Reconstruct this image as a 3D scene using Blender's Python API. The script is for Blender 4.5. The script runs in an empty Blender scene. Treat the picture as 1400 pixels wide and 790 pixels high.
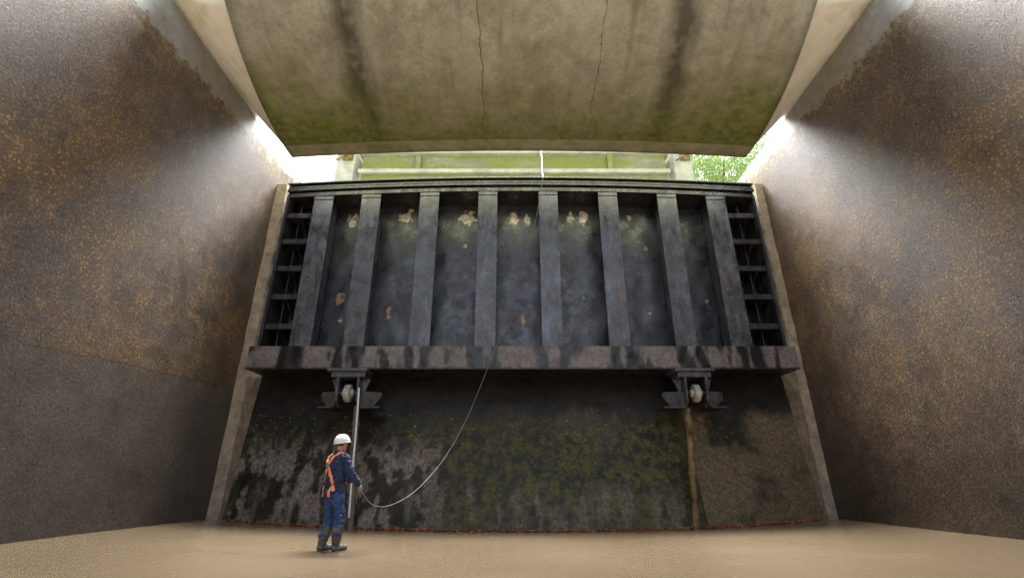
import bpy, bmesh, math, random
from mathutils import Vector, Matrix, noise as mnoise
from mathutils.bvhtree import BVHTree
random.seed(7)
scene=bpy.context.scene
col=scene.collection
R=math.radians

# ------------------------------------------------------------------ materials
class M:
    def __init__(s,name,coord='pos'):
        s.m=bpy.data.materials.new(name); s.m.use_nodes=True
        s.t=s.m.node_tree; s.t.nodes.clear()
        s.out=s.t.nodes.new('ShaderNodeOutputMaterial')
        s.b=s.t.nodes.new('ShaderNodeBsdfPrincipled')
        s.t.links.new(s.b.outputs[0],s.out.inputs[0])
        if coord=='pos':
            s.p=s.t.nodes.new('ShaderNodeNewGeometry').outputs['Position']
        else:
            s.p=s.t.nodes.new('ShaderNodeTexCoord').outputs['Object']
        sx=s.t.nodes.new('ShaderNodeSeparateXYZ'); s.L(s.p,sx.inputs[0])
        s.x,s.y,s.z=sx.outputs
    def L(s,a,b): s.t.links.new(a,b)
    def put(s,sock,v):
        if hasattr(v,'is_output'): s.L(v,sock)
        else:
            if sock.type=='RGBA' and hasattr(v,'__len__') and len(v)==3: v=(*v,1)
            sock.default_value=v
    def scaled(s,v):
        n=s.t.nodes.new('ShaderNodeVectorMath'); n.operation='MULTIPLY'
        s.L(s.p,n.inputs[0]); n.inputs[1].default_value=v; return n.outputs[0]
    def noise(s,scale,detail=4,rough=.6,vec=None,dist=0):
        n=s.t.nodes.new('ShaderNodeTexNoise'); s.L(vec or s.p,n.inputs['Vector'])
        n.inputs['Scale'].default_value=scale; n.inputs['Detail'].default_value=min(detail,6)
        n.inputs['Roughness'].default_value=rough; n.inputs['Distortion'].default_value=dist
        return n.outputs[0]
    def vor(s,scale,feature='F1',out='Distance',vec=None):
        n=s.t.nodes.new('ShaderNodeTexVoronoi'); n.feature=feature; s.L(vec or s.p,n.inputs['Vector'])
        n.inputs['Scale'].default_value=scale; return n.outputs[out]
    def ramp(s,f,stops):
        n=s.t.nodes.new('ShaderNodeValToRGB'); s.L(f,n.inputs[0]); e=n.color_ramp.elements
        while len(e)<len(stops): e.new(.5)
        for i,(p,c) in enumerate(stops):
            e[i].position=p
            if not hasattr(c,'__len__'): c=(c,c,c)
            e[i].color=(*c,1)
        return n.outputs[0]
    def mr(s,f,a,b,c=0.,d=1.):
        n=s.t.nodes.new('ShaderNodeMapRange'); s.L(f,n.inputs[0])
        for i,v in enumerate((a,b,c,d)): n.inputs[i+1].default_value=v
        return n.outputs[0]
    def ma(s,op,a,b=0.):
        n=s.t.nodes.new('ShaderNodeMath'); n.operation=op
        s.put(n.inputs[0],a); s.put(n.inputs[1],b); return n.outputs[0]
    def mix(s,f,a,b,mode='MIX'):
        n=s.t.nodes.new('ShaderNodeMix'); n.data_type='RGBA'; n.blend_type=mode
        s.put(n.inputs[0],f); s.put(n.inputs[6],a); s.put(n.inputs[7],b); return n.outputs[2]
    def attr(s,name):
        n=s.t.nodes.new('ShaderNodeAttribute'); n.attribute_name=name
        q=s.t.nodes.new('ShaderNodeSeparateColor'); s.L(n.outputs['Color'],q.inputs[0]); return q.outputs
    def bump(s,h,strength=.5,dist=.02,nrm=None):
        n=s.t.nodes.new('ShaderNodeBump'); s.L(h,n.inputs['Height'])
        n.inputs['Strength'].default_value=strength; n.inputs['Distance'].default_value=dist
        if nrm is not None: s.L(nrm,n.inputs['Normal'])
        return n.outputs[0]
    def done(s,colr,rough=.6,nrm=None,metal=0.,spec=.5):
        s.put(s.b.inputs['Base Color'],colr); s.put(s.b.inputs['Roughness'],rough)
        s.put(s.b.inputs['Metallic'],metal); s.put(s.b.inputs['Specular IOR Level'],spec)
        if nrm is not None: s.L(nrm,s.b.inputs['Normal'])
        return s.m

def simple(name,c,rough=.6,var=.25,scale=12,metal=0.,coord='obj',bs=.2):
    m=M(name,coord); n=m.noise(scale,5,.65)
    cc=m.mix(m.mr(n,.3,.7),tuple(v*(1-var) for v in c),tuple(min(1,v*(1+var)) for v in c))
    return m.done(cc,rough,m.bump(n,bs,.01),metal)

def mat_wall():
    m=M('rough_wet_concrete')
    big=m.noise(.3,4,.6); med=m.noise(2.0,6,.85); fine=m.noise(26,5,.9)
    c=m.ramp(med,[(.3,(.048,.034,.025)),(.5,(.09,.065,.046)),(.68,(.138,.1,.07)),(.85,(.19,.138,.096))])
    c=m.mix(.9,c,m.ramp(fine,[(.38,.2),(.5,.85),(.62,2.1)]),'MULTIPLY')
    c=m.mix(.85,c,m.ramp(big,[(.32,.55),(.68,1.4)]),'MULTIPLY')
    zone=m.ma('MULTIPLY',m.mr(m.z,1.6,4.0,.1,1),m.mr(m.z,7.0,9.5,1,.2))
    patch=m.mr(m.noise(.45,6,.85),.47,.58)
    v=m.vor(15); msk=m.ma('MULTIPLY',m.mr(v,.2,.42,1,0),m.ma('MULTIPLY',patch,m.mr(m.noise(5,4,.8),.38,.53)))
    c=m.mix(m.ma('MULTIPLY',m.ma('MULTIPLY',msk,1.),zone),c,(.45,.26,.065))
    c=m.mix(m.ma('MULTIPLY',m.ma('MULTIPLY',patch,zone),.35),c,(.19,.11,.04))
    v2=m.vor(22); c=m.mix(m.mr(v2,.1,.2,.4,0),c,(.29,.235,.17))
    v3=m.vor(8,vec=m.scaled((1.1,1.3,.9))); c=m.mix(m.mr(v3,.05,.12,.85,0),c,(.010,.009,.008))
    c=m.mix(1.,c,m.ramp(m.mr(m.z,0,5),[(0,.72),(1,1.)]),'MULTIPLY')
    leftw=m.mr(m.x,-1,1,1,0)
    zz=m.ma('ADD',m.z,m.mr(m.y,6,13,.2,-.2)); zz=m.ma('ADD',zz,m.mr(m.noise(2.2,4),.3,.7,-.04,.04))
    low=m.ma('MULTIPLY',m.mr(zz,3.14,3.21,1,0),leftw)
    lc=m.mix(m.mr(m.noise(1.3,6,.8),.3,.7),(.036,.032,.029),(.095,.083,.073))
    lc=m.mix(.9,lc,m.ramp(fine,[(.35,.35),(.65,1.9)]),'MULTIPLY')
    c=m.mix(m.ma('MULTIPLY',low,.7),c,lc)
    jl=m.ma('MULTIPLY',m.mr(m.ma('ABSOLUTE',m.ma('SUBTRACT',zz,3.2)),.01,.02,.5,0),leftw)
    c=m.mix(jl,c,(.012,.01,.01))
    zt=m.ma('ADD',m.z,m.mr(m.y,6,13.5,.35,-.35)); zt=m.ma('ADD',zt,m.mr(m.noise(1.8,6,.75),.3,.7,-.3,.3))
    top=m.mr(zt,10.2,10.3); yel=m.mr(zt,9.6,10.25)
    c=m.mix(m.ma('MULTIPLY',m.ma('MULTIPLY',yel,m.mr(m.noise(7,5,.8),.45,.62)),.7),c,(.36,.28,.14))
    gc=m.mix(m.mr(m.noise(3,6,.75),.3,.7),(.19,.195,.185),(.34,.34,.325))
    gc=m.mix(m.mr(m.noise(.9,4),.52,.66,0,.6),gc,(.27,.28,.13))
    c=m.mix(top,c,gc)
    h=m.ma('ADD',m.ma('MULTIPLY',m.mr(v3,.0,.2),.4),m.ma('ADD',fine,m.ma('MULTIPLY',m.mr(v2,0,.35,1,0),.4)))
    n=m.bump(h,.6,.016)
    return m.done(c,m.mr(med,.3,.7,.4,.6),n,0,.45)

def mat_soffit():
    m=M('stained_soffit_concrete')
    med=m.noise(1.1,6,.78,dist=.4); fine=m.noise(16,5,.8)
    c=m.ramp(med,[(.25,(.2,.2,.155)),(.5,(.34,.34,.28)),(.75,(.46,.455,.39))])
    c=m.mix(.5,c,m.ramp(fine,[(.3,.6),(.6,1.12)]),'MULTIPLY')
    sv=m.scaled((1.6,.12,.12)); stn=m.noise(1.5,5,.6,vec=sv)
    c=m.mix(m.mr(stn,.5,.7,0,.5),c,(.12,.115,.07))
    c=m.mix(m.mr(m.noise(.7,6,.8),.48,.66,0,.6),c,(.14,.135,.085))
    for xs,w in ((-3.7,.28),(3.95,.28)):
        d=m.ma('ABSOLUTE',m.ma('ADD',m.x,m.mr(m.noise(.8,4,.6),.3,.7,-xs-.16,-xs+.16)))
        c=m.mix(m.ma('MULTIPLY',m.mr(d,w*.3,w*1.6,.85,0),m.mr(m.noise(2.0,5),.3,.5,.35,1)),c,(.05,.047,.032))
    for xs,w,a in ((-.75,.010,.08),(2.05,.008,.14)):
        d=m.ma('ABSOLUTE',m.ma('ADD',m.x,m.mr(m.noise(.7,6,.7),.3,.7,-xs-a,-xs+a)))
        c=m.mix(m.mr(d,w*.6,w*2.0,.8,0),c,(.04,.036,.028))
    edge=m.mr(m.ma('ABSOLUTE',m.ma('SUBTRACT',m.x,.2)),3.0,6.0,0,.4)
    bot=m.mr(m.y,8.2,11.0,0,1.0)
    mk=m.mr(m.ma('ADD',m.ma('ADD',edge,bot),m.mr(m.noise(1.0,6,.75),.3,.7,-.3,.3)),.35,1.05)
    c=m.mix(m.ma('MULTIPLY',mk,.85),c,m.mix(m.mr(m.noise(5,5),.35,.65),(.1,.13,.02),(.23,.28,.055)))
    lip=m.mr(m.y,10.9,10.93); c=m.mix(m.ma('MULTIPLY',lip,m.mr(m.noise(2,5),.35,.6,.3,.8)),c,(.5,.48,.37))
    for ys in (10.92,7.2):
        d=m.ma('ABSOLUTE',m.ma('SUBTRACT',m.y,ys)); c=m.mix(m.mr(d,.008,.02,.5,0),c,(.1,.09,.06))
    v=m.vor(3.2); c=m.mix(m.mr(v,.03,.08,.45,0),c,(.1,.09,.06))
    n=m.bump(fine,.3,.012); n=m.bump(med,.2,.04,n)
    return m.done(c,.75,n,0,.3)

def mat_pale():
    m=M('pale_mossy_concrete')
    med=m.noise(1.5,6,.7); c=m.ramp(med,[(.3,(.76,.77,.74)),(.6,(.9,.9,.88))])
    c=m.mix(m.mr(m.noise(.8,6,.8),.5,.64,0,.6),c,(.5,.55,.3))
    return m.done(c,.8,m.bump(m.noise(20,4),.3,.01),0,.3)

def mat_girder():
    m=M('mossy_girder_concrete')
    c=m.ramp(m.noise(1.2,6,.7),[(.3,(.14,.135,.09)),(.7,(.28,.27,.21))])
    g=m.mr(m.noise(.9,5,.7,vec=m.scaled((.5,1,2.5))),.42,.55,0,.85); c=m.mix(g,c,m.mix(m.noise(6,4),(.09,.1,.012),(.25,.26,.06)))
    return m.done(c,.85,m.bump(m.noise(15,4),.3,.02),0,.3)

def mat_steel(name,dark=1.,silt=.35):
    m=M(name)
    med=m.noise(1.6,6,.78,dist=.5); fine=m.noise(16,5,.8)
    c=m.mix(m.mr(med,.38,.62),tuple(v*dark for v in (.010,.010,.012)),tuple(v*dark for v in (.048,.058,.078)))
    sv=m.scaled((2.2,2.2,.7)); s=m.noise(2.0,6,.8,vec=sv,dist=.3)
    c=m.mix(m.mr(s,.51,.58,0,silt),c,(.16,.14,.13))
    c=m.mix(m.mr(m.noise(5,5,.8),.53,.61,0,.85),c,(.033,.018,.011))
    c=m.mix(m.mr(m.vor(14),.06,.14,.7,0),c,(.2,.12,.06))
    c=m.mix(.8,c,m.ramp(fine,[(.3,.25),(.62,1.6)]),'MULTIPLY')
    n=m.bump(fine,.5,.008); n=m.bump(med,.35,.03,n)
    return m.done(c,m.mr(s,.38,.6,.16,.6),n,.1,.8)

def mat_skin():
    m=M('skin_plate_steel')
    a=m.attr('mask')
    med=m.noise(1.3,6,.8,dist=.2); fine=m.noise(14,5,.8)
    c=m.mix(m.mr(med,.38,.64),(.005,.005,.006),(.024,.033,.05))
    c=m.mix(m.mr(m.noise(7,5,.8),.52,.62,0,.7),c,(.038,.025,.015))
    c=m.mix(m.mr(m.vor(12),.05,.12,.7,0),c,(.2,.15,.1))
    c=m.mix(.7,c,m.ramp(fine,[(.3,.3),(.62,1.6)]),'MULTIPLY')
    c=m.mix(a[0],c,m.mix(m.mr(m.noise(7,5,.8),.4,.58),(.22,.18,.12),(.6,.55,.46)))
    c=m.mix(a[1],c,(.33,.2,.08))
    n=m.bump(fine,.5,.012); n=m.bump(m.noise(3,5,.7),.25,.03,n)
    return m.done(c,m.mr(m.noise(2.5,5,.75),.38,.62,.2,.55),n,.1,.8)

def mat_beam():
    m=M('silted_beam_steel')
    a=m.attr('mask')
    c=m.mix(m.mr(m.noise(2.5,6,.7),.3,.7),(.1,.087,.084),(.23,.205,.2))
    c=m.mix(m.mr(m.noise(12,5,.8),.5,.64,0,.75),c,(.03,.027,.025))
    c=m.mix(a[0],c,(.006,.006,.006))
    n=m.bump(m.noise(14,5,.7),.4,.01)
    return m.done(c,m.mr(a[0],0,1,.5,.28),n,.05,.5)

def mat_lower():
    m=M('lower_leaf_plate')
    a=m.attr('mask')
    med=m.noise(1.1,6,.8,dist=.6); fine=m.noise(13,5,.85); mf=m.noise(4,5,.82)
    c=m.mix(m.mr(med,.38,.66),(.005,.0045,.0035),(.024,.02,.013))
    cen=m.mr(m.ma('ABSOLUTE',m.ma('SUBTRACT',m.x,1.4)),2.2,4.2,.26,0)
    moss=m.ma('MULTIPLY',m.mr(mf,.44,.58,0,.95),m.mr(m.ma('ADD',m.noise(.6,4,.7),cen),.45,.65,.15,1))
    moss=m.ma('MULTIPLY',moss,m.mr(m.ma('ADD',m.z,m.mr(mf,.3,.7,-.3,.3)),2.3,2.9,1,.04))  # moss thins out higher up, painting the beam's shade into the plate colour
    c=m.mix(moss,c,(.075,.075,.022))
    c=m.mix(a[0],c,m.mix(m.mr(fine,.35,.65),(.085,.07,.06),(.22,.185,.16)))
    c=m.mix(a[1],c,m.mix(m.mr(fine,.3,.7),(.085,.062,.036),(.16,.12,.075)))
    v=m.vor(8); sp=m.ma('MULTIPLY',m.mr(v,.12,.22,1,0),a[2])
    c=m.mix(m.ma('MULTIPLY',sp,m.mr(m.noise(4,3),.46,.6,0,.8)),c,(.26,.27,.13))
    c=m.mix(.75,c,m.ramp(fine,[(.3,.3),(.62,1.55)]),'MULTIPLY')
    d=m.ma('ABSOLUTE',m.ma('SUBTRACT',m.x,4.62)); c=m.mix(m.mr(d,.01,.03,.8,0),c,(.01,.01,.01))
    n=m.bump(fine,.5,.015); n=m.bump(med,.3,.05,n)
    return m.done(c,m.mr(mf,.35,.65,.4,.7),n,0,.3)

def mat_mud():
    m=M('wet_silt')
    big=m.noise(.3,2,.5); med=m.noise(.7,3,.5,vec=m.scaled((.3,1.2,1)))
    c=m.mix(m.mr(big,.25,.75),(.135,.098,.057),(.185,.137,.084))
    c=m.mix(m.mr(med,.35,.8,0,.25),c,(.11,.082,.05))
    n=m.bump(m.noise(1.3,3,.5,vec=m.scaled((.6,1.2,1))),.12,.03); n=m.bump(m.noise(7,2,.5,vec=m.scaled((.7,1.2,1))),.06,.006,n)
    return m.done(c,m.mr(m.noise(.35,2,.5),.3,.7,.2,.32),n,0,.45)

WALL=mat_wall(); SOFF=mat_soffit(); PALE=mat_pale(); GIRD=mat_girder()
GPALE=simple('weathered_coping_concrete',(.36,.35,.29),.8,.3,2,coord='pos')
RIB=mat_steel('rib_steel',1.5,.5); DARK=mat_steel('dark_steel',.4,.08); SKIN=mat_skin(); BEAM=mat_beam(); LOW=mat_lower(); MUD=mat_mud()
JAMB=simple('jamb_concrete',(.3,.245,.18),.7,.4,5,coord='pos',bs=.5)
SEAL=simple('pale_seal',(.4,.41,.38),.5,.3,6,coord='pos')
WHEEL=simple('worn_white_paint',(.36,.35,.32),.5,.5,8)
POLEM=simple('weathered_galvanised',(.13,.115,.085),.5,.7,5,coord='pos')
RUSTM=simple('rusty_pipe_paint',(.15,.098,.04),.65,.85,3.5,coord='pos')
CABM=simple('grey_cable',(.11,.11,.11),.5,.2,20)

# ------------------------------------------------------------------ helpers
def link(o): col.objects.link(o); return o
def wl(o):
    v=Vector(o.location)
    while o.parent is not None: o=o.parent; v+=Vector(o.location)
    return v
def setp(o,parent,origin):
    if parent is not None:
        o.parent=parent; o.location=Vector(origin)-wl(parent)
    else: o.location=origin
def tag(o,label=None,cat=None,kind=None,group=None):
    if label: o['label']=label
    if cat: o['category']=cat
    if kind: o['kind']=kind
    if group: o['group']=group
def mk(name,bm,mat,parent=None,origin=None,label=None,cat=None,bevel=0,smooth=False,kind=None,group=None):
    if isinstance(bm,bpy.types.Mesh): me=bm
    else:
        bmesh.ops.recalc_face_normals(bm,faces=bm.faces)
        me=bpy.data.meshes.new(name); bm.to_mesh(me); bm.free()
    if origin is None:
        xs=[v.co for v in me.vertices]
        mn=[min(c[i] for c in xs) for i in range(3)]; mx=[max(c[i] for c in xs) for i in range(3)]
        origin=((mn[0]+mx[0])/2,(mn[1]+mx[1])/2,mn[2])
    me.transform(Matrix.Translation(-Vector(origin)))
    me.materials.clear()
    for mm in (mat if isinstance(mat,(list,tuple)) else [mat]): me.materials.append(mm)
    if smooth:
        for p in me.polygons: p.use_smooth=True
    o=link(bpy.data.objects.new(name,me)); setp(o,parent,origin)
    if bevel:
        b=o.modifiers.new('bevel','BEVEL'); b.width=bevel; b.segments=2; b.limit_method='ANGLE'
    tag(o,label,cat,kind,group); return o
def empty(name,loc,label=None,cat=None,parent=None,group=None):
    o=link(bpy.data.objects.new(name,None)); o.empty_display_size=.2; setp(o,parent,loc); tag(o,label,cat,None,group); return o
def box(bm,x0,x1,y0,y1,z0,z1):
    vs=[bm.verts.new((x,y,z)) for x in (x0,x1) for y in (y0,y1) for z in (z0,z1)]
    for f in ((0,1,3,2),(4,6,7,5),(0,4,5,1),(2,3,7,6),(0,2,6,4),(1,5,7,3)): bm.faces.new([vs[i] for i in f])
    return vs
def prism(bm,pts,ax,a,b):
    def P(p,t):
        if ax==0: return (t,p[0],p[1])
        if ax==1: return (p[0],t,p[1])
        return (p[0],p[1],t)
    A=[bm.verts.new(P(p,a)) for p in pts]; B=[bm.verts.new(P(p,b)) for p in pts]
    bm.faces.new(A); bm.faces.new(B[::-1]); n=len(pts)
    for i in range(n): bm.faces.new((A[i],A[(i+1)%n],B[(i+1)%n],B[i]))
def cyl(bm,a,b,ra,rb=None,seg=16):
    a=Vector(a); b=Vector(b); rb=ra if rb is None else rb
    d=b-a; q=d.to_track_quat('Z','Y').to_matrix().to_4x4()
    bmesh.ops.create_cone(bm,cap_ends=True,segments=seg,radius1=ra,radius2=rb,depth=d.length,matrix=Matrix.Translation((a+b)/2)@q)
def sph(bm,c,r,u=16,v=10,rot=None):
    if not hasattr(r,'__len__'): r=(r,r,r)
    mt=Matrix.Translation(c)
    if rot is not None: mt=mt@rot
    bmesh.ops.create_uvsphere(bm,u_segments=u,v_segments=v,radius=1,matrix=mt@Matrix.Diagonal((*r,1)))
def limb(bm,pts):
    for i,(p,r) in enumerate(pts):
        sph(bm,p,r)
        if i:
            p0,r0=pts[i-1]
            if (Vector(p)-Vector(p0)).length>1e-4: cyl(bm,p0,p,r0,r)
def grid(nx,nz,fn,mask=None):
    me=bpy.data.meshes.new('g'); vs=[];fs=[]
    for j in range(nz+1):
        for i in range(nx+1): vs.append(fn(i/nx,j/nz))
    for j in range(nz):
        for i in range(nx):
            a=j*(nx+1)+i; fs.append((a,a+1,a+nx+2,a+nx+1))
    me.from_pydata(vs,[],fs)
    if mask:
        at=me.color_attributes.new('mask','FLOAT_COLOR','POINT')
        for i,v in enumerate(vs): at.data[i].color=(*mask(v),1)
    return me
def fb(x,y,z,o=5): return mnoise.fractal((x,y,z),.9,2.1,o)
def sm(a,b,x):
    t=max(0,min(1,(x-a)/(b-a))); return t*t*(3-2*t)
def curve_tube(name,pts,r,mat,**kw):
    cu=bpy.data.curves.new(name,'CURVE'); cu.dimensions='3D'; sp=cu.splines.new('NURBS'); sp.points.add(len(pts)-1)
    for i,p in enumerate(pts): sp.points[i].co=(*p,1)
    sp.use_endpoint_u=True; sp.order_u=3; sp.resolution_u=8; cu.bevel_depth=r; cu.bevel_resolution=3; cu.use_fill_caps=True
    t=bpy.data.objects.new('t',cu); col.objects.link(t)
    dg=bpy.context.evaluated_depsgraph_get(); me=bpy.data.meshes.new_from_object(t.evaluated_get(dg))
    bpy.data.objects.remove(t)
    return mk(name,me,mat,smooth=True,**kw)

XL,XR=-7.55,8.05

# ------------------------------------------------------------------ ground
def gz(x,y):
    b=.2*(min(abs(x-.25),8)/7.7)**2.6
    return b+.010*mnoise.noise((x*.7,y*.5,0))
ys=[-300,-150,-80,-40]+[-20+i*.25 for i in range(0,int(34/.25))]+[15,20,30,60,150,300]
xs=[-9.4+i*.3 for i in range(0,65)]
vs=[(x,y,gz(x,y)) for y in ys for x in xs]; fs=[]
for j in range(len(ys)-1):
    for i in range(len(xs)-1):
        a=j*len(xs)+i; fs.append((a,a+1,a+len(xs)+1,a+len(xs)))
me=bpy.data.meshes.new('ground'); me.from_pydata(vs,[],fs)
mk('ground',me,MUD,origin=(0,0,0),smooth=True,kind='structure')
GR=simple('grass_bank',(.07,.11,.03),.9,.4,3,coord='pos')
for a,b in ((-300,-9.6),(10.1,300)):
    bm=bmesh.new(); box(bm,a,b,-300,300,9.8,11.0); mk('bank',bm,GR,kind='structure')

# ------------------------------------------------------------------ walls
def wall(xi,xo,lab):
    bm=bmesh.new(); s=1 if xo>xi else -1
    prism(bm,[(xi,-.6),(xi,11.0),(xi+s*.12,11.12),(xo,11.12),(xo,-.6)],1,-24,24)
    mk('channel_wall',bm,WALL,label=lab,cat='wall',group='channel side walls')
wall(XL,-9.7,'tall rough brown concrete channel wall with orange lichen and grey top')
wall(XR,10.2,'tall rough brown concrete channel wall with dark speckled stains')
K=.9
DX0,DX1=-7.05*K,7.49*K
for xi,xo in ((-8.0,-8.7),(8.5,9.2)):
    bm=bmesh.new(); box(bm,min(xi,xo),max(xi,xo),-1,12.3,11.125,12.9)
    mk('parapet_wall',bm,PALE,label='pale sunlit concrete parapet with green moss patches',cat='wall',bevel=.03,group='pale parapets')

# ------------------------------------------------------------------ overhead curved beam
RR=6.7*K; YC=12.3*K; ZN=1.07+9.6*K
def arc(y): return ZN+RR-math.sqrt(RR**2-(YC-y)**2)
prof=[]; N=44; Y0,Y1=6.9*K,12.72*K
for i in range(N+1):
    y=Y0+(Y1-Y0)*i/N; prof.append((y,arc(y)))
zl=arc(Y1)
lip=[(Y1+.02,zl+.03),(Y1+.03,zl+.35)]
top=[(Y1-.35,zl+1.1),(Y1-1.2,zl+2.3),(Y1-2.2,13.2),(Y0+.5,13.2)]
bm=bmesh.new(); pts=prof+lip+top
NX=60; rows=[]
for i in range(NX+1):
    x=DX0+(DX1-DX0)*i/NX
    rise=.24*(1-((x-.2)/6.6)**2)
    rows.append([bm.verts.new((x,p[0],p[1]+rise*(1 if k<len(prof)+2 else 0))) for k,p in enumerate(pts)])
n=len(pts)
for i in range(NX):
    for k in range(n):
        f=bm.faces.new((rows[i][k],rows[i][(k+1)%n],rows[i+1][(k+1)%n],rows[i+1][k])); f.smooth=k<N
bm.faces.new(rows[0]); bm.faces.new(rows[-1][::-1])
mk('overhead_beam',bm,SOFF,label='huge curved concrete beam with green moss and cracked stained underside',cat='beam',origin=(.2,8.7,ZN))
for s,(xw,xd) in enumerate(((XL+.02,DX0-.004),(XR-.02,DX1+.004))):
    bm=bmesh.new(); prev=None; n2=30; ya,yb=7.5,Y1-.05
    for i in range(n2+1):
        y=ya+(yb-ya)*i/n2; zd=arc(y)+.08; sg=-1 if s==0 else 1
        r=[bm.verts.new(q) for q in ((xw,y,11.125),(xd,y,zd),(xd,y,zd+.5),(xw+sg*.4,y,11.9),(xw+sg*.4,y,11.125))]
        if prev:
            for k in range(5):
                f=bm.faces.new((prev[k],prev[(k+1)%5],r[(k+1)%5],r[k])); f.smooth=(k==0)
        else: bm.faces.new(r)
        prev=r
    bm.faces.new(prev[::-1])
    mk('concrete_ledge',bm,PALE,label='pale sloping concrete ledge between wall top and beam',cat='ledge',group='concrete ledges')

# ------------------------------------------------------------------ far girder
g=empty('concrete_girder',(.15,18,12.7),'pale concrete girder with green moss band behind the gate','girder')
bm=bmesh.new(); box(bm,-6.75,6.95,18,18.8,12.7,14.75); mk('web',bm,GIRD,parent=g)
bm=bmesh.new(); box(bm,-6.9,7.1,17.75,18.9,14.755,15.0); mk('coping',bm,GPALE,parent=g,bevel=.03)
bm=bmesh.new(); box(bm,-6.85,7.05,17.8,17.997,13.75,13.95); mk('ledge',bm,GPALE,parent=g,bevel=.03)
for x in (-4.2,4.4):
    bm=bmesh.new(); box(bm,x-.12,x+.12,17.85,17.997,13.953,14.75); mk('stiffener',bm,GIRD,parent=g)
for x in (-7.3,7.6):
    p=empty('girder_post',(x,18.2,11.125),'pale concrete post with a rusty bracket','post',group='girder posts')
    bm=bmesh.new(); box(bm,x-.45,x+.35,17.6,18.9,11.125,15.6); mk('shaft',bm,GPALE,parent=p,bevel=.03)
    bm=bmesh.new(); box(bm,x-.15,x+.25,17.45,17.597,14.2,14.6); cyl(bm,(x-.4,17.4,14.1),(x+.5,17.4,14.75),.05)
    mk('bracket',bm,RUSTM,parent=p)

# ------------------------------------------------------------------ jambs
for a,b in ((XL+.003,-7.24),(7.8,XR-.003)):
    bm=bmesh.new()
    box(bm,a,b,13.1,14.2,-.3,9.95)
    bmesh.ops.subdivide_edges(bm,edges=[e for e in bm.edges if abs(e.verts[0].co.z-e.verts[1].co.z)>5],cuts=60)
    for v in bm.verts:
        if v.co.y<13.3:
            v.co.y+=.03*mnoise.noise((v.co.x,0,v.co.z*1.7))
            if min(abs(v.co.x+7.24),abs(v.co.x-7.8))<.01: v.co.x+=.03*mnoise.noise((5,v.co.x,v.co.z*2.3))
    mk('gate_jamb',bm,JAMB,label='narrow light brown concrete jamb strip beside the gate',cat='jamb',group='gate jambs')

# ------------------------------------------------------------------ upper gate leaf
GX0,GX1=-7.08,7.64; GC=.295
gate=empty('sluice_gate',(GC,13.3,3.4),'black steel sluice gate leaf with vertical ribs and peeling paint','gate')
def arch(x): return .25*(1-((x-GC)/7.37)**2)
patches=[(-5.25,9.05,.17,.24,0),(-3.5,9.12,.22,.19,0),(-3.35,9.35,.08,.1,0),(-1.45,9.15,.24,.24,0),(.05,9.1,.15,.26,0),(.5,9.05,.1,.18,0),(1.95,9.15,.15,.22,0),(2.35,9.1,.15,.26,0),(3.85,9.15,.08,.12,0),
 (-5.3,6.3,.12,.17,1),(-3.78,5.8,.07,.22,1),(.33,5.55,.06,.22,1),(4.3,8.0,.06,.08,1),(-1.5,8.1,.05,.07,1),(2.2,6.3,.05,.07,1),(6.0,6.2,.07,.06,1),(-5.2,5.6,.05,.07,0),(4.2,5.8,.05,.06,0)]
def skmask(v):
    x,y,z=v; r=g_=0
    for px,pz,sx,sz,k in patches:
        dx=(x-px)/sx; dz=(z-pz)/sz
        if abs(dx)<2 and abs(dz)<2:
            d=dx*dx+dz*dz+1.5*fb(x*7.5,z*7.5,px,5)
            a=1-sm(.75,.9,d)
            if k: g_=max(g_,a)
            else: r=max(r,a)
    return (r,g_,0)
me=grid(480,190,lambda u,v:(-7.05+14.66*u,13.85+.03*mnoise.noise((u*30,v*8,0)),4.2+5.6*v),skmask)
mk('skin_plate',me,SKIN,parent=gate,smooth=True)
bm=bmesh.new(); box(bm,-7.05,7.61,13.92,14.1,3.6,9.8); mk('rear_plate',bm,DARK,parent=gate)
ribx=[-5.93,-4.44,-2.6,-.76,1.14,3.02,4.88,6.42]
for i,x in enumerate(ribx):
    t=9.36+arch(x)
    bm=bmesh.new(); w=.3
    box(bm,x-w,x+w,13.0,13.05,4.453,t-.003)
    box(bm,x-.16,x-.11,13.053,13.8,4.453,t-.003); box(bm,x+.11,x+.16,13.053,13.8,4.453,t-.003)
    box(bm,x-w,x+w,12.975,12.997,t-.14,t-.05)
    mk('rib',bm,RIB,parent=gate,bevel=.008)
def archbar(name,y0,y1,z0,z1,mat):
    bm=bmesh.new(); n=48; prev=None
    for i in range(n+1):
        x=GX0+(GX1-GX0)*i/n; a=arch(x)
        r=[bm.verts.new((x,yy,zz+a)) for yy,zz in ((y0,z0),(y0,z1),(y1,z1),(y1,z0))]
        if prev:
            for k in range(4): bm.faces.new((prev[k],prev[(k+1)%4],r[(k+1)%4],r[k]))
        else: bm.faces.new(r)
        prev=r
    bm.faces.new(prev[::-1]); return mk(name,bm,mat,parent=gate,bevel=.01)
archbar('top_bar',12.98,13.9,9.36,9.50,DARK)
archbar('top_bar',12.90,13.9,9.54,9.62,DARK)
archbar('top_bar',12.95,13.9,9.66,9.74,DARK)
archbar('top_bar',12.88,13.9,9.78,9.83,DARK)
archbar('top_bar',13.05,13.85,9.40,9.82,DARK)
pts=[(GX0+.25+(GX1-GX0-.5)*i/30,13.3,9.92+arch(GX0+.25+(GX1-GX0-.5)*i/30)) for i in range(31)]
curve_tube('top_seal',pts,.1,SEAL,parent=gate)
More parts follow.
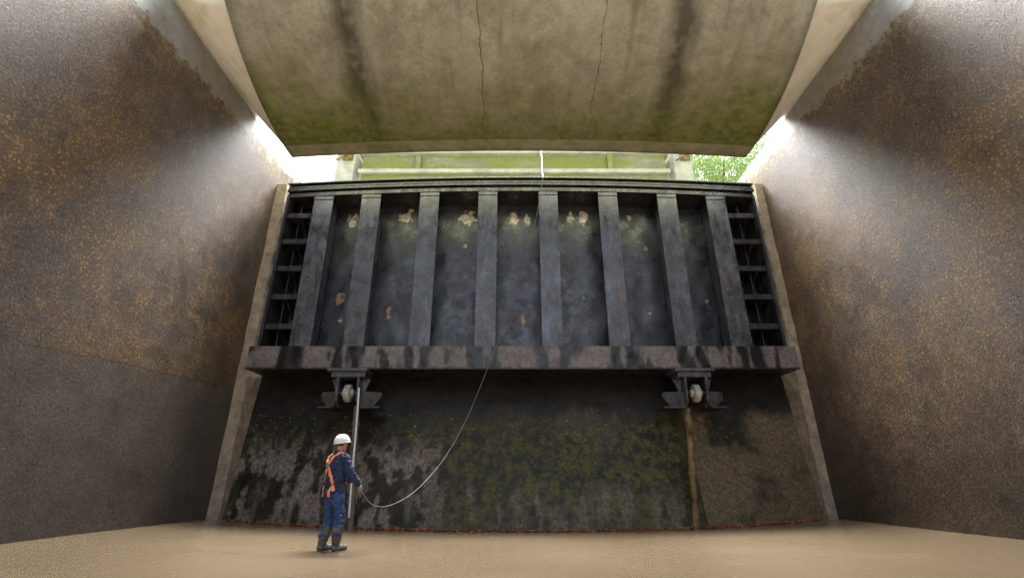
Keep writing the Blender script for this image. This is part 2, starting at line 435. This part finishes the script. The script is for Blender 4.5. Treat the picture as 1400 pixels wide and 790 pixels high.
for s,(a,b) in enumerate(((GX0,-6.27),(6.75,GX1))):
    bm=bmesh.new()
    ex0,ex1=(a,a+.07) if s==0 else (b-.07,b)
    box(bm,ex0,ex1,12.95,13.83,4.453,9.4)
    sx0,sx1=(ex1,b) if s==0 else (a,ex0)
    mid=(sx0+sx1)/2+(-.1 if s==0 else .1)
    for z in (8.75,7.85,6.95,6.05,5.15):
        box(bm,sx0+.003,sx1-.003,13.1,13.82,z-.025,z+.025)
        box(bm,sx0+.003,sx1-.003,13.05,13.097,z-.08,z+.08)
        prism(bm,[(13.2,z-.028),(13.78,z-.028),(13.78,z-.5)],0,mid+.1,mid+.14)
    zs=[4.46,5.15,6.05,6.95,7.85,8.75,9.35]
    for q in range(6): box(bm,mid-.04,mid-.01,13.35,13.8,zs[q]+.03,zs[q+1]-.03)
    mk('end_frame',bm,DARK,parent=gate,bevel=.006)
def bmask(v):
    x,y,z=v; r=0
    for rx in ribx:
        d=abs(x-rx+.1*fb(x*1.5,z*1.2,rx))
        if d<.6: r=max(r,1-sm(.08,.22,abs(d-.24*(1+.4*fb(rx*3,z,1)))+.14*fb(x*5,z*1.5,4)))
    r=max(r,sm(.15,.35,fb(x*1.6,z*.5,9))*.9, 1-sm(3.84,3.9,z+.03*fb(x*6,0,0)))
    return (min(1,r),0,0)
me=grid(460,18,lambda u,v:(GX0+(GX1-GX0)*u,12.6+.012*mnoise.noise((u*60,v*3,0)),3.83+.62*v),bmask)
mk('bottom_beam_face',me,BEAM,parent=gate,smooth=True)
bm=bmesh.new()
box(bm,GX0,GX1,12.615,12.65,3.83,4.45)
box(bm,GX0,GX1,12.653,13.9,4.40,4.45); box(bm,GX0,GX1,12.653,13.9,3.83,3.88)
mk('bottom_beam',bm,DARK,parent=gate,bevel=.005)
for k,x in enumerate((-4.28,4.8)):
    br=empty('roller_bracket',(x,12.8,3.82),parent=gate)
    bm=bmesh.new()
    box(bm,x-.55,x+.5,12.42,13.1,3.74,3.822)
    box(bm,x-.45,x+.42,12.5,13.1,3.6,3.737)
    for s in (-1,1):
        xx=x+s*.27
        prism(bm,[(12.5,3.597),(13.15,3.597),(13.15,3.0),(12.75,2.85),(12.55,3.0)],0,xx-.03,xx+.03)
        xo=[xx+s*.033,xx+s*.25]
        prism(bm,[(xo[0],3.597),(xo[1],3.597),(xo[0],3.05)],1,12.78,12.82)
    mk('cheek_plates',bm,RIB,parent=br,bevel=.006)
    for s in (-1,1):
        bm=bmesh.new()
        w=.9 if (s>0)==(k==0) else .7
        xa=x+s*.31; xb=x+s*w
        prism(bm,[(xa,3.25),(xb-s*.03,3.22),(xb,3.12),(xb-s*.2,2.85),(xa,2.85)],1,12.62,12.66)
        prism(bm,[(min(xa,xb),12.5),(max(xa,xb),12.5),(max(xa,xb),13.2),(min(xa,xb),13.2)],2,2.8,2.847)
        for q in range(2):
            cx=xa+s*(.12+.2*q); cyl(bm,(cx,12.59,3.02),(cx,12.618,3.02),.045,seg=6)
        mk('wing_plate',bm,DARK,parent=br,bevel=.006)
    bm=bmesh.new(); cyl(bm,(x-.075,12.66,3.2),(x+.075,12.66,3.2),.225,seg=36); cyl(bm,(x-.15,12.66,3.2),(x+.15,12.66,3.2),.1,seg=24)
    mk('roller',bm,WHEEL,parent=br,bevel=.02)
    bm=bmesh.new(); cyl(bm,(x-.36,12.66,3.2),(x+.36,12.66,3.2),.06,seg=16); mk('axle',bm,DARK,parent=br)

# ------------------------------------------------------------------ lower gate leaf
def ly(x,z):
    k=max(0,1-((x-.3)/7.75)**2); f=1-max(0,z)/4.0; return 13.85-.6*f**1.3-1.0*k*f
def lmask(v):
    x,y,z=v
    n=fb(x*.9,z*.9,2); n2=fb(x*2.2,z*.8,7)
    left=1-sm(-3.0,-.8,x+.8*n)
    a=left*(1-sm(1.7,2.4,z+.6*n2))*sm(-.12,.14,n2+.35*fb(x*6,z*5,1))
    a=max(a,(1-sm(.6,1.1,z+.5*n2))*sm(.1,.3,fb(x*3.2,z*.6,3)+.2*fb(x*9,z*6,3))*(1-sm(3.5,4.6,x))*.45)
    b=sm(4.55,4.7,x)*sm(-.8,.0,fb(x*.6,z*.7,5)+.25*fb(x*5,z*5,5)-.3*sm(2.2,2.9,z))
    b=max(b,sm(.05,.4,fb(x*.7,z*1.0,11)+.4*fb(x*4,z*4,8))*sm(-1,1,x)*.3)
    b*=1-sm(2.6,3.1,z+.3*n2)  # brown patches also stop where the painted shade band begins
    c=sm(.6,2.2,z)*(1-sm(2.7,3.1,z))*sm(-.4,.1,fb(x*.9,z*.9,14))
    return (a,b,c)
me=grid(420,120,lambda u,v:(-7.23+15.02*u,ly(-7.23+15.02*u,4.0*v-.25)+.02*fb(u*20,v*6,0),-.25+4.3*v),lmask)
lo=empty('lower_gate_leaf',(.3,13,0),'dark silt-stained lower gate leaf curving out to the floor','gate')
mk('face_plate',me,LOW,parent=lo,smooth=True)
bm=bmesh.new(); box(bm,-7.2,7.76,13.95,14.15,-.2,4.3); mk('backing_plate',bm,DARK,parent=lo)

# poles
bm=bmesh.new(); a=Vector((-4.0,12.6,2.85)); b=Vector((-3.72,12.3,-.05))
cyl(bm,a,b,.075,seg=20)
for t in (.15,.5,.85):
    p=a.lerp(b,t); d=(b-a).normalized(); cyl(bm,p-d*.04,p+d*.04,.095,seg=20)
mk('guide_pole',bm,POLEM,label='stained brown grey metal pole standing beside the worker',cat='pole')
bm=bmesh.new(); a=Vector((4.55,12.7,2.8)); b=Vector((4.28,12.38,-.02))
cyl(bm,a,b,.08,seg=20)
for t in (.1,.55,.95):
    p=a.lerp(b,t); d=(b-a).normalized(); cyl(bm,p-d*.05,p+d*.05,.1,seg=20)
mk('guide_pole',bm,RUSTM,label='rusty brown metal pole hanging below the gate roller',cat='pole')
curve_tube('rope',[(-3.95,12.45,3.3),(-3.86,12.35,2.2),(-3.8,12.2,1.2),(-3.72,12.1,.3)],.024,simple('white_rope',(.65,.65,.68),.7,.15,30),label='thin white rope hanging beside the stained pole',cat='rope')

# debris line
LEAF=simple('orange_leaf_litter',(.34,.1,.035),.7,.7,9,coord='pos')
bm=bmesh.new()
for i in range(2600):
    x=random.uniform(-7.0,7.6); y=ly(x,0)-abs(random.gauss(0,.05))-.05; z=gz(x,y)+.012+random.random()*.035
    s=random.uniform(.012,.038); r=random.uniform(0,6.28); tl=random.uniform(-.9,.9)
    vs=[bm.verts.new((x+s*math.cos(r+q)*(1 if j%2 else .55),y+s*math.sin(r+q)*(1 if j%2 else .55),z+tl*s*math.cos(q))) for j,q in enumerate((0,1.57,3.14,4.71))]
    bm.faces.new(vs)
mk('leaf_litter',bm,LEAF,label='thin line of orange leaves along the gate foot',cat='leaves',kind='stuff')

# ------------------------------------------------------------------ trees
BARK=simple('bark',(.1,.075,.05),.9,.3,8); FOL=simple('foliage',(.24,.32,.12),.7,.3,1.5,coord='pos')
def tree(x,y,z,h,seed,lab):
    rd=random.Random(seed)
    t=empty('tree',(x,y,z),lab,'tree',group='trees on the bank')
    bm=bmesh.new(); tips=[]
    cyl(bm,(x,y,z-.3),(x,y,z+h*.55),.28,.16,12)
    for i in range(11):
        a=rd.uniform(0,6.28); z0=z+h*rd.uniform(.25,.55); L=h*rd.uniform(.18,.34)
        e=Vector((x+math.cos(a)*L,y+math.sin(a)*L,z0+L*.9)); cyl(bm,(x,y,z0),e,.1,.03,8); tips.append(e)
    mk('trunk',bm,BARK,parent=t)
    bm=bmesh.new()
    for k in range(85):
        b=rd.choice(tips); c=b+Vector((rd.gauss(0,1),rd.gauss(0,1),rd.gauss(0,.9)))*h*.09; rr=rd.uniform(.4,.9)
        for q in range(260):
            d=Vector((rd.gauss(0,1),rd.gauss(0,1),rd.gauss(0,1))).normalized()*rr*rd.random()**.4
            p=c+d; s=rd.uniform(.04,.08); n=Vector((rd.gauss(0,1),rd.gauss(0,1),rd.gauss(0,1))).normalized(); u=n.orthogonal().normalized(); w=n.cross(u)
            bm.faces.new([bm.verts.new(p+u*s),bm.verts.new(p+w*s*.6),bm.verts.new(p-u*s),bm.verts.new(p-w*s*.6)])
    mk('crown',bm,FOL,parent=t)
tree(11.0,21.5,11,6.8,3,'leafy green tree standing on the bank behind the gate')
tree(12.8,25.0,11,10.5,5,'leafy green tree standing on the bank behind the gate')

# ------------------------------------------------------------------ person
def remesh(bm,vox,name,smooth_it=4,disp=0,dscale=8):
    me=bpy.data.meshes.new(name); bm.to_mesh(me); bm.free()
    o=bpy.data.objects.new(name,me); col.objects.link(o)
    r=o.modifiers.new('r','REMESH'); r.mode='VOXEL'; r.voxel_size=vox
    s=o.modifiers.new('s','SMOOTH'); s.factor=.5; s.iterations=smooth_it
    dg=bpy.context.evaluated_depsgraph_get(); dg.update()
    m2=bpy.data.meshes.new_from_object(o.evaluated_get(dg)); bpy.data.objects.remove(o)
    if disp:
        m2.update()
        ns=[v.normal.copy() for v in m2.vertices]
        for v,n_ in zip(m2.vertices,ns):
            c=v.co; v.co=c+n_*disp*(fb(c.x*dscale,c.y*dscale,c.z*dscale*1.6,3))
    return m2
def rings(bm,rs,seg=24):
    prev=None
    for z,cx,cy,rx,ry in rs:
        r=[bm.verts.new((cx+rx*math.cos(a),cy+ry*math.sin(a),z)) for a in [2*math.pi*i/seg for i in range(seg)]]
        if prev:
            for k in range(seg): bm.faces.new((prev[k],prev[(k+1)%seg],r[(k+1)%seg],r[k]))
        else: bm.faces.new(r[::-1])
        prev=r
    bm.faces.new(prev)
PX,PY=-3.0,8.8; PAZ=R(-40)
person=empty('person',(PX,PY,gz(PX,PY)-.005),'worker in navy clothes, white helmet and orange harness holding a cable','person')
person.rotation_euler=(0,0,PAZ)
shR,elR,wrR=(.2,.0,1.41),(.33,.09,1.15),(.25,.3,1.0)
shL,elL,wrL=(-.2,.0,1.41),(-.25,.15,1.16),(-.0,.34,1.06)
hipR,knR,anR=(.09,.0,.88),(.105,.08,.5),(.1,.08,.1)
hipL,knL,anL=(-.09,-.0,.88),(-.09,.02,.49),(-.085,-.06,.1)
def hand(bm,wr,d,pn,side):
    wr=Vector(wr); d=Vector(d).normalized(); pn=Vector(pn); pn=(pn-d*pn.dot(d)).normalized(); sd=d.cross(pn).normalized()*side
    palm=wr+d*.05
    mt=Matrix((sd,d,pn)).transposed().to_4x4()
    sph(bm,palm,(.04,.05,.017),rot=mt)
    for k,(off,l) in enumerate(((.028,.95),(.010,1.05),(-.009,.98),(-.027,.8))):
        p=wr+d*.088+sd*off; a=R(28+5*k); dirv=(d*math.cos(a)+pn*math.sin(a)); ch=[(p,.0095)]
        for L,da in ((.040,0),(.026,62),(.022,55)):
            a+=R(da); dirv=d*math.cos(a)+pn*math.sin(a); p=p+dirv*L*l; ch.append((p,.0085))
        limb(bm,ch)
    p=wr+d*.03+sd*.035; limb(bm,[(p,.012),(p+(sd*.6+d*.6+pn*.5).normalized()*.035,.0105),(p+(sd*.6+d*.6+pn*.5).normalized()*.035+(d*.5+pn*.9-sd*.2).normalized()*.03,.009)])
    return wr+d*.09+pn*.03
bm=bmesh.new()
rings(bm,[(.82,0,0,.15,.11),(.93,0,0,.165,.12),(1.05,0,.0,.15,.11),(1.2,0,0,.155,.115),(1.34,0,-.005,.172,.115),(1.43,0,-.01,.155,.09),(1.48,0,-.01,.07,.06),(1.53,0,.0,.055,.058),(1.6,0,.01,.052,.058)])
for a,b,c in ((hipR,knR,anR),(hipL,knL,anL)):
    a,b,c=map(Vector,(a,b,c)); limb(bm,[(a,.088),(a.lerp(b,.5),.075),(b,.055),(b.lerp(c,.3)+Vector((0,-.012,0)),.055),(c,.036),(c+Vector((0,.02,-.04)),.04),(c+Vector((0,.13,-.06)),.033)])
for a,b,c in ((shR,elR,wrR),(shL,elL,wrL)):
    a,b,c=map(Vector,(a,b,c)); limb(bm,[(a,.052),(a.lerp(b,.5),.045),(b,.037),(b.lerp(c,.3),.038),(c,.025)])
gripR=hand(bm,wrR,Vector(wrR)-Vector(elR)+Vector((-.02,.02,-.02)),(-.6,-.2,-.6),-1)
gripL=hand(bm,wrL,Vector(wrL)-Vector(elL)+Vector((.03,0,.0)),(.6,-.2,-.6),1)
hc=Vector((0,.03,1.655)); ht=Matrix.Rotation(R(8),4,'X')
sph(bm,hc,(.074,.092,.108),24,16,ht); sph(bm,hc+Vector((0,.03,-.055)),(.055,.06,.06),20,12)
limb(bm,[(hc+Vector((0,.09,.01)),.009),(hc+Vector((0,.107,-.022)),.013)])
for s in (-1,1):
    sph(bm,hc+Vector((s*.075,-.0,-.01)),(.01,.02,.03)); sph(bm,hc+Vector((s*.012,.097,-.027)),.008)
sph(bm,hc+Vector((0,.085,-.055)),(.024,.012,.006)); sph(bm,hc+Vector((0,.084,-.066)),(.022,.012,.007)); sph(bm,hc+Vector((0,.075,-.095)),.02)
bodym=remesh(bm,.0062,'body',2)
SK=simple('skin_tone',(.45,.27,.19),.5,.1,15)
def pk(name,me_or_bm,mat,**kw):
    o=mk(name,me_or_bm,mat,origin=(0,0,0),**kw); o.parent=person; return o
pk('body',bodym,SK,smooth=True)
NAVY=simple('navy_cloth',(.013,.028,.078),.85,.5,9,bs=.6); BLUE=simple('blue_trouser_cloth',(.02,.05,.16),.8,.65,7,bs=.6)
BOOT=simple('muddy_rubber',(.1,.098,.09),.5,.6,8); ORG=simple('orange_webbing',(.8,.28,.16),.6,.15,20); WHT=simple('white_helmet_shell',(.75,.75,.74),.3,.04,5)
bm=bmesh.new()
rings(bm,[(.79,0,0,.19,.155),(.86,0,0,.2,.165),(.97,0,.0,.198,.16),(1.04,0,.0,.19,.15),(1.18,0,-.005,.2,.155),(1.32,0,-.015,.215,.158),(1.41,0,-.018,.195,.13),(1.47,0,-.012,.12,.1),(1.51,0,-.005,.078,.08),(1.55,0,-.002,.073,.077)])
for a,b,c in ((shR,elR,wrR),(shL,elL,wrL)):
    a,b,c=map(Vector,(a,b,c)); limb(bm,[(a,.085),(a.lerp(b,.5),.077),(b,.068),(b.lerp(c,.5),.06),(b.lerp(c,.93),.047)])
jm=remesh(bm,.011,'jacket',5,.03,8); jk=pk('jacket',jm,NAVY,smooth=True)
bm=bmesh.new()
rings(bm,[(.76,0,0,.16,.13),(.85,0,0,.185,.145),(1.0,0,0,.17,.13)])
for a,b,c in ((hipR,knR,anR),(hipL,knL,anL)):
    a,b,c=map(Vector,(a,b,c)); limb(bm,[(a,.112),(a.lerp(b,.5),.1),(b,.086),(b.lerp(c,.4),.086),(b.lerp(c,.62),.083)])
tm=remesh(bm,.011,'trousers',4,.035,7); pk('trousers',tm,BLUE,smooth=True)
for (b,c) in ((knR,anR),(knL,anL)):
    b,c=Vector(b),Vector(c); bm=bmesh.new()
    limb(bm,[(b.lerp(c,.38),.094),(b.lerp(c,.8),.076),(c,.06)])
    sph(bm,(c.x,c.y-.02,.055),(.05,.06,.055)); limb(bm,[((c.x,c.y+.0,.065),.055),((c.x*1.05,c.y+.11,.055),.05),((c.x*1.08,c.y+.17,.05),.044)])
    for v in bm.verts:
        if v.co.z<.012: v.co.z=.012
    m_=remesh(bm,.009,'boot',3,.008,12)
    mn=min(v.co.z for v in m_.vertices)
    for v in m_.vertices: v.co.z-=mn
    pk('boot',m_,BOOT,smooth=True)
bm=bmesh.new(); HC=hc+Vector((0,-.004,.028)); hr=Matrix.Rotation(R(10),4,'X')
prev=None
for j in range(0,15):
    ph=R(90)*j/14; z=.132*math.sin(ph); k=math.cos(ph)**.85 if j<14 else 0
    if j==14:
        c_=bm.verts.new((0,0,z))
        for q in range(40): bm.faces.new((prev[q],prev[(q+1)%40],c_))
        break
    r=[]
    for q in range(40):
        a=2*math.pi*q/40; ridge=(.007 if abs(math.cos(a))<.18 and math.sin(ph)>.2 else 0)
        r.append(bm.verts.new((.124*k*math.cos(a),.146*k*math.sin(a),z+ridge)))
    if prev:
        for q in range(40): bm.faces.new((prev[q],prev[(q+1)%40],r[(q+1)%40],r[q]))
    else: first=r
    prev=r
br_=[bm.verts.new((v.co.x*1.1,v.co.y*(1.1+.16*max(0,v.co.y/.142)),-.012-.012*max(0,v.co.y/.142))) for v in first]
br2=[bm.verts.new((v.co.x*.97,v.co.y*.97,-.016)) for v in first]
for q in range(40):
    bm.faces.new((first[q],first[(q+1)%40],br_[(q+1)%40],br_[q])); bm.faces.new((br_[q],br_[(q+1)%40],br2[(q+1)%40],br2[q]))
bmesh.ops.transform(bm,matrix=Matrix.Translation(HC)@hr,verts=bm.verts)
pk('helmet',bm,WHT,smooth=True)
bm=bmesh.new(); sph(bm,hc+Vector((0,-.012,-.0)),(.08,.09,.085),20,14)
geom=[v for v in bm.verts if v.co.y>hc.y+.035 or v.co.z<hc.z-.05]; bmesh.ops.delete(bm,geom=geom,context='VERTS')
pk('hair',bm,simple('dark_hair',(.02,.016,.014),.6,.3,30),smooth=True)
EYE=simple('eye_white',(.6,.6,.58),.2,.1,5)
for s in (-1,1):
    bm=bmesh.new(); sph(bm,hc+Vector((s*.028,.086,.004)),.009,12,8); pk('eye',bm,EYE)
def ribbon(bm,bvh,pts,w,off=.009):
    P=[]
    pts=[Vector(p) for p in pts]
    for i in range(len(pts)-1):
        for k in range(8): P.append(pts[i].lerp(pts[i+1],k/8))
    P.append(pts[-1]); Q=[]
    for p in P:
        co,n_,_,_=bvh.find_nearest(p); Q.append((co+n_*off,n_))
    rows=[]
    for i,(q,n_) in enumerate(Q):
        a=Q[max(0,i-1)][0]; b=Q[min(len(Q)-1,i+1)][0]; t=(b-a).normalized(); sd=t.cross(n_).normalized()*w/2
        rows.append([bm.verts.new(q-sd-n_*.004),bm.verts.new(q-sd+n_*.003),bm.verts.new(q+sd+n_*.003),bm.verts.new(q+sd-n_*.004)])
    for i in range(len(rows)-1):
        for k in range(4): bm.faces.new((rows[i][k],rows[i][(k+1)%4],rows[i+1][(k+1)%4],rows[i+1][k]))
bj=bmesh.new(); bj.from_mesh(jm); bv=BVHTree.FromBMesh(bj)
bm=bmesh.new()
for s in (-1,1):
    ribbon(bm,bv,[(s*.1,.18,1.0),(s*.1,.19,1.25),(s*.1,.08,1.49),(s*.1,-.06,1.52),(s*.07,-.19,1.4),(0,-.22,1.3),(-s*.08,-.22,1.18),(-s*.14,-.18,1.04),(-s*.17,-.12,.9)],.048)
    ribbon(bm,bv,[(s*.14,-.16,1.0),(s*.12,-.2,.88),(s*.1,-.18,.81)],.04)
pk('harness',bm,ORG)
bm=bmesh.new(); cyl(bm,(0,-.195,1.3),(0,-.185,1.3),.04,seg=20); box(bm,-.03,.03,-.21,-.19,1.27,1.33)
pk('dorsal_ring',bm,simple('ring_steel',(.5,.5,.5),.35,.1,10,metal=.8))
BLK=simple('black_pouch',(.02,.02,.022),.7,.3,10)
bm=bmesh.new(); ribbon(bm,bv,[(.22*math.cos(a),.18*math.sin(a),1.0) for a in [2*math.pi*i/12 for i in range(13)]],.05,.014); pk('tool_belt',bm,BLK)
bm=bmesh.new(); box(bm,-.28,-.19,-.1,.05,.74,.97); bmesh.ops.subdivide_edges(bm,edges=bm.edges,cuts=2)
sph(bm,(-.235,-.03,.72),(.05,.075,.07)); pm=remesh(bm,.01,'tool_pouch',4,.01,10); pk('tool_pouch',pm,BLK,smooth=True)

# ------------------------------------------------------------------ cable
mw=Matrix.Translation(person.location)@Matrix.Rotation(PAZ,4,'Z')
gR=mw@gripR; gL=mw@gripL
pts=[(1.3,17.7,15.0),(1.2,16,13.2),(1.06,14.2,11.2),(1.03,13.35,10.36),(1.0,12.85,10.2),(.93,12.8,9.6),(.73,12.75,8.44),(.5,12.68,7.4),(.25,12.55,6.45),(-.03,12.48,5.5),(-.31,12.4,4.66),(-.715,12.3,3.56),(-1.07,12.0,2.51),(-1.46,11.3,1.56),(-1.9,10.4,.87),(-2.27,9.7,.62),(-2.47,9.25,.66),
     (gR.x+.03,gR.y+.03,gR.z-.05),tuple(gR),tuple(gL),(gL.x-.03,gL.y+.06,gL.z-.05),(gL.x,gL.y+.1,.7)]
curve_tube('cable',pts,.0095,CABM,label='long thin grey cable hanging over the gate into the hands',cat='cable')

# ------------------------------------------------------------------ light, world, camera
w=bpy.data.worlds.new('World'); scene.world=w; w.use_nodes=True; nt=w.node_tree; nt.nodes.clear()
o=nt.nodes.new('ShaderNodeOutputWorld'); bg=nt.nodes.new('ShaderNodeBackground'); sk=nt.nodes.new('ShaderNodeTexSky'); hs=nt.nodes.new('ShaderNodeHueSaturation')
sk.sky_type='NISHITA'; sk.sun_disc=False; sk.sun_elevation=R(66); sk.sun_rotation=0; sk.dust_density=4; sk.air_density=1.0
hs.inputs['Saturation'].default_value=.48
nt.links.new(sk.outputs[0],hs.inputs['Color']); nt.links.new(hs.outputs[0],bg.inputs[0]); nt.links.new(bg.outputs[0],o.inputs[0]); bg.inputs[1].default_value=.58
sl=bpy.data.lights.new('Sun','SUN'); sl.energy=50; sl.angle=R(40); sl.color=(1,.985,.96)
so=link(bpy.data.objects.new('Sun',sl)); so.rotation_euler=(R(-24),0,0); so.location=(0,20,30)
cam=bpy.data.cameras.new('Camera'); cam.sensor_width=36; cam.lens=16.87; cam.clip_end=2000; cam.clip_start=.05
co=link(bpy.data.objects.new('Camera',cam)); co.location=(0,0,1.07); co.rotation_euler=(R(90+21.8),0,0)
scene.camera=co
scene.view_settings.view_transform='Standard'; scene.view_settings.look='None'; scene.view_settings.exposure=0
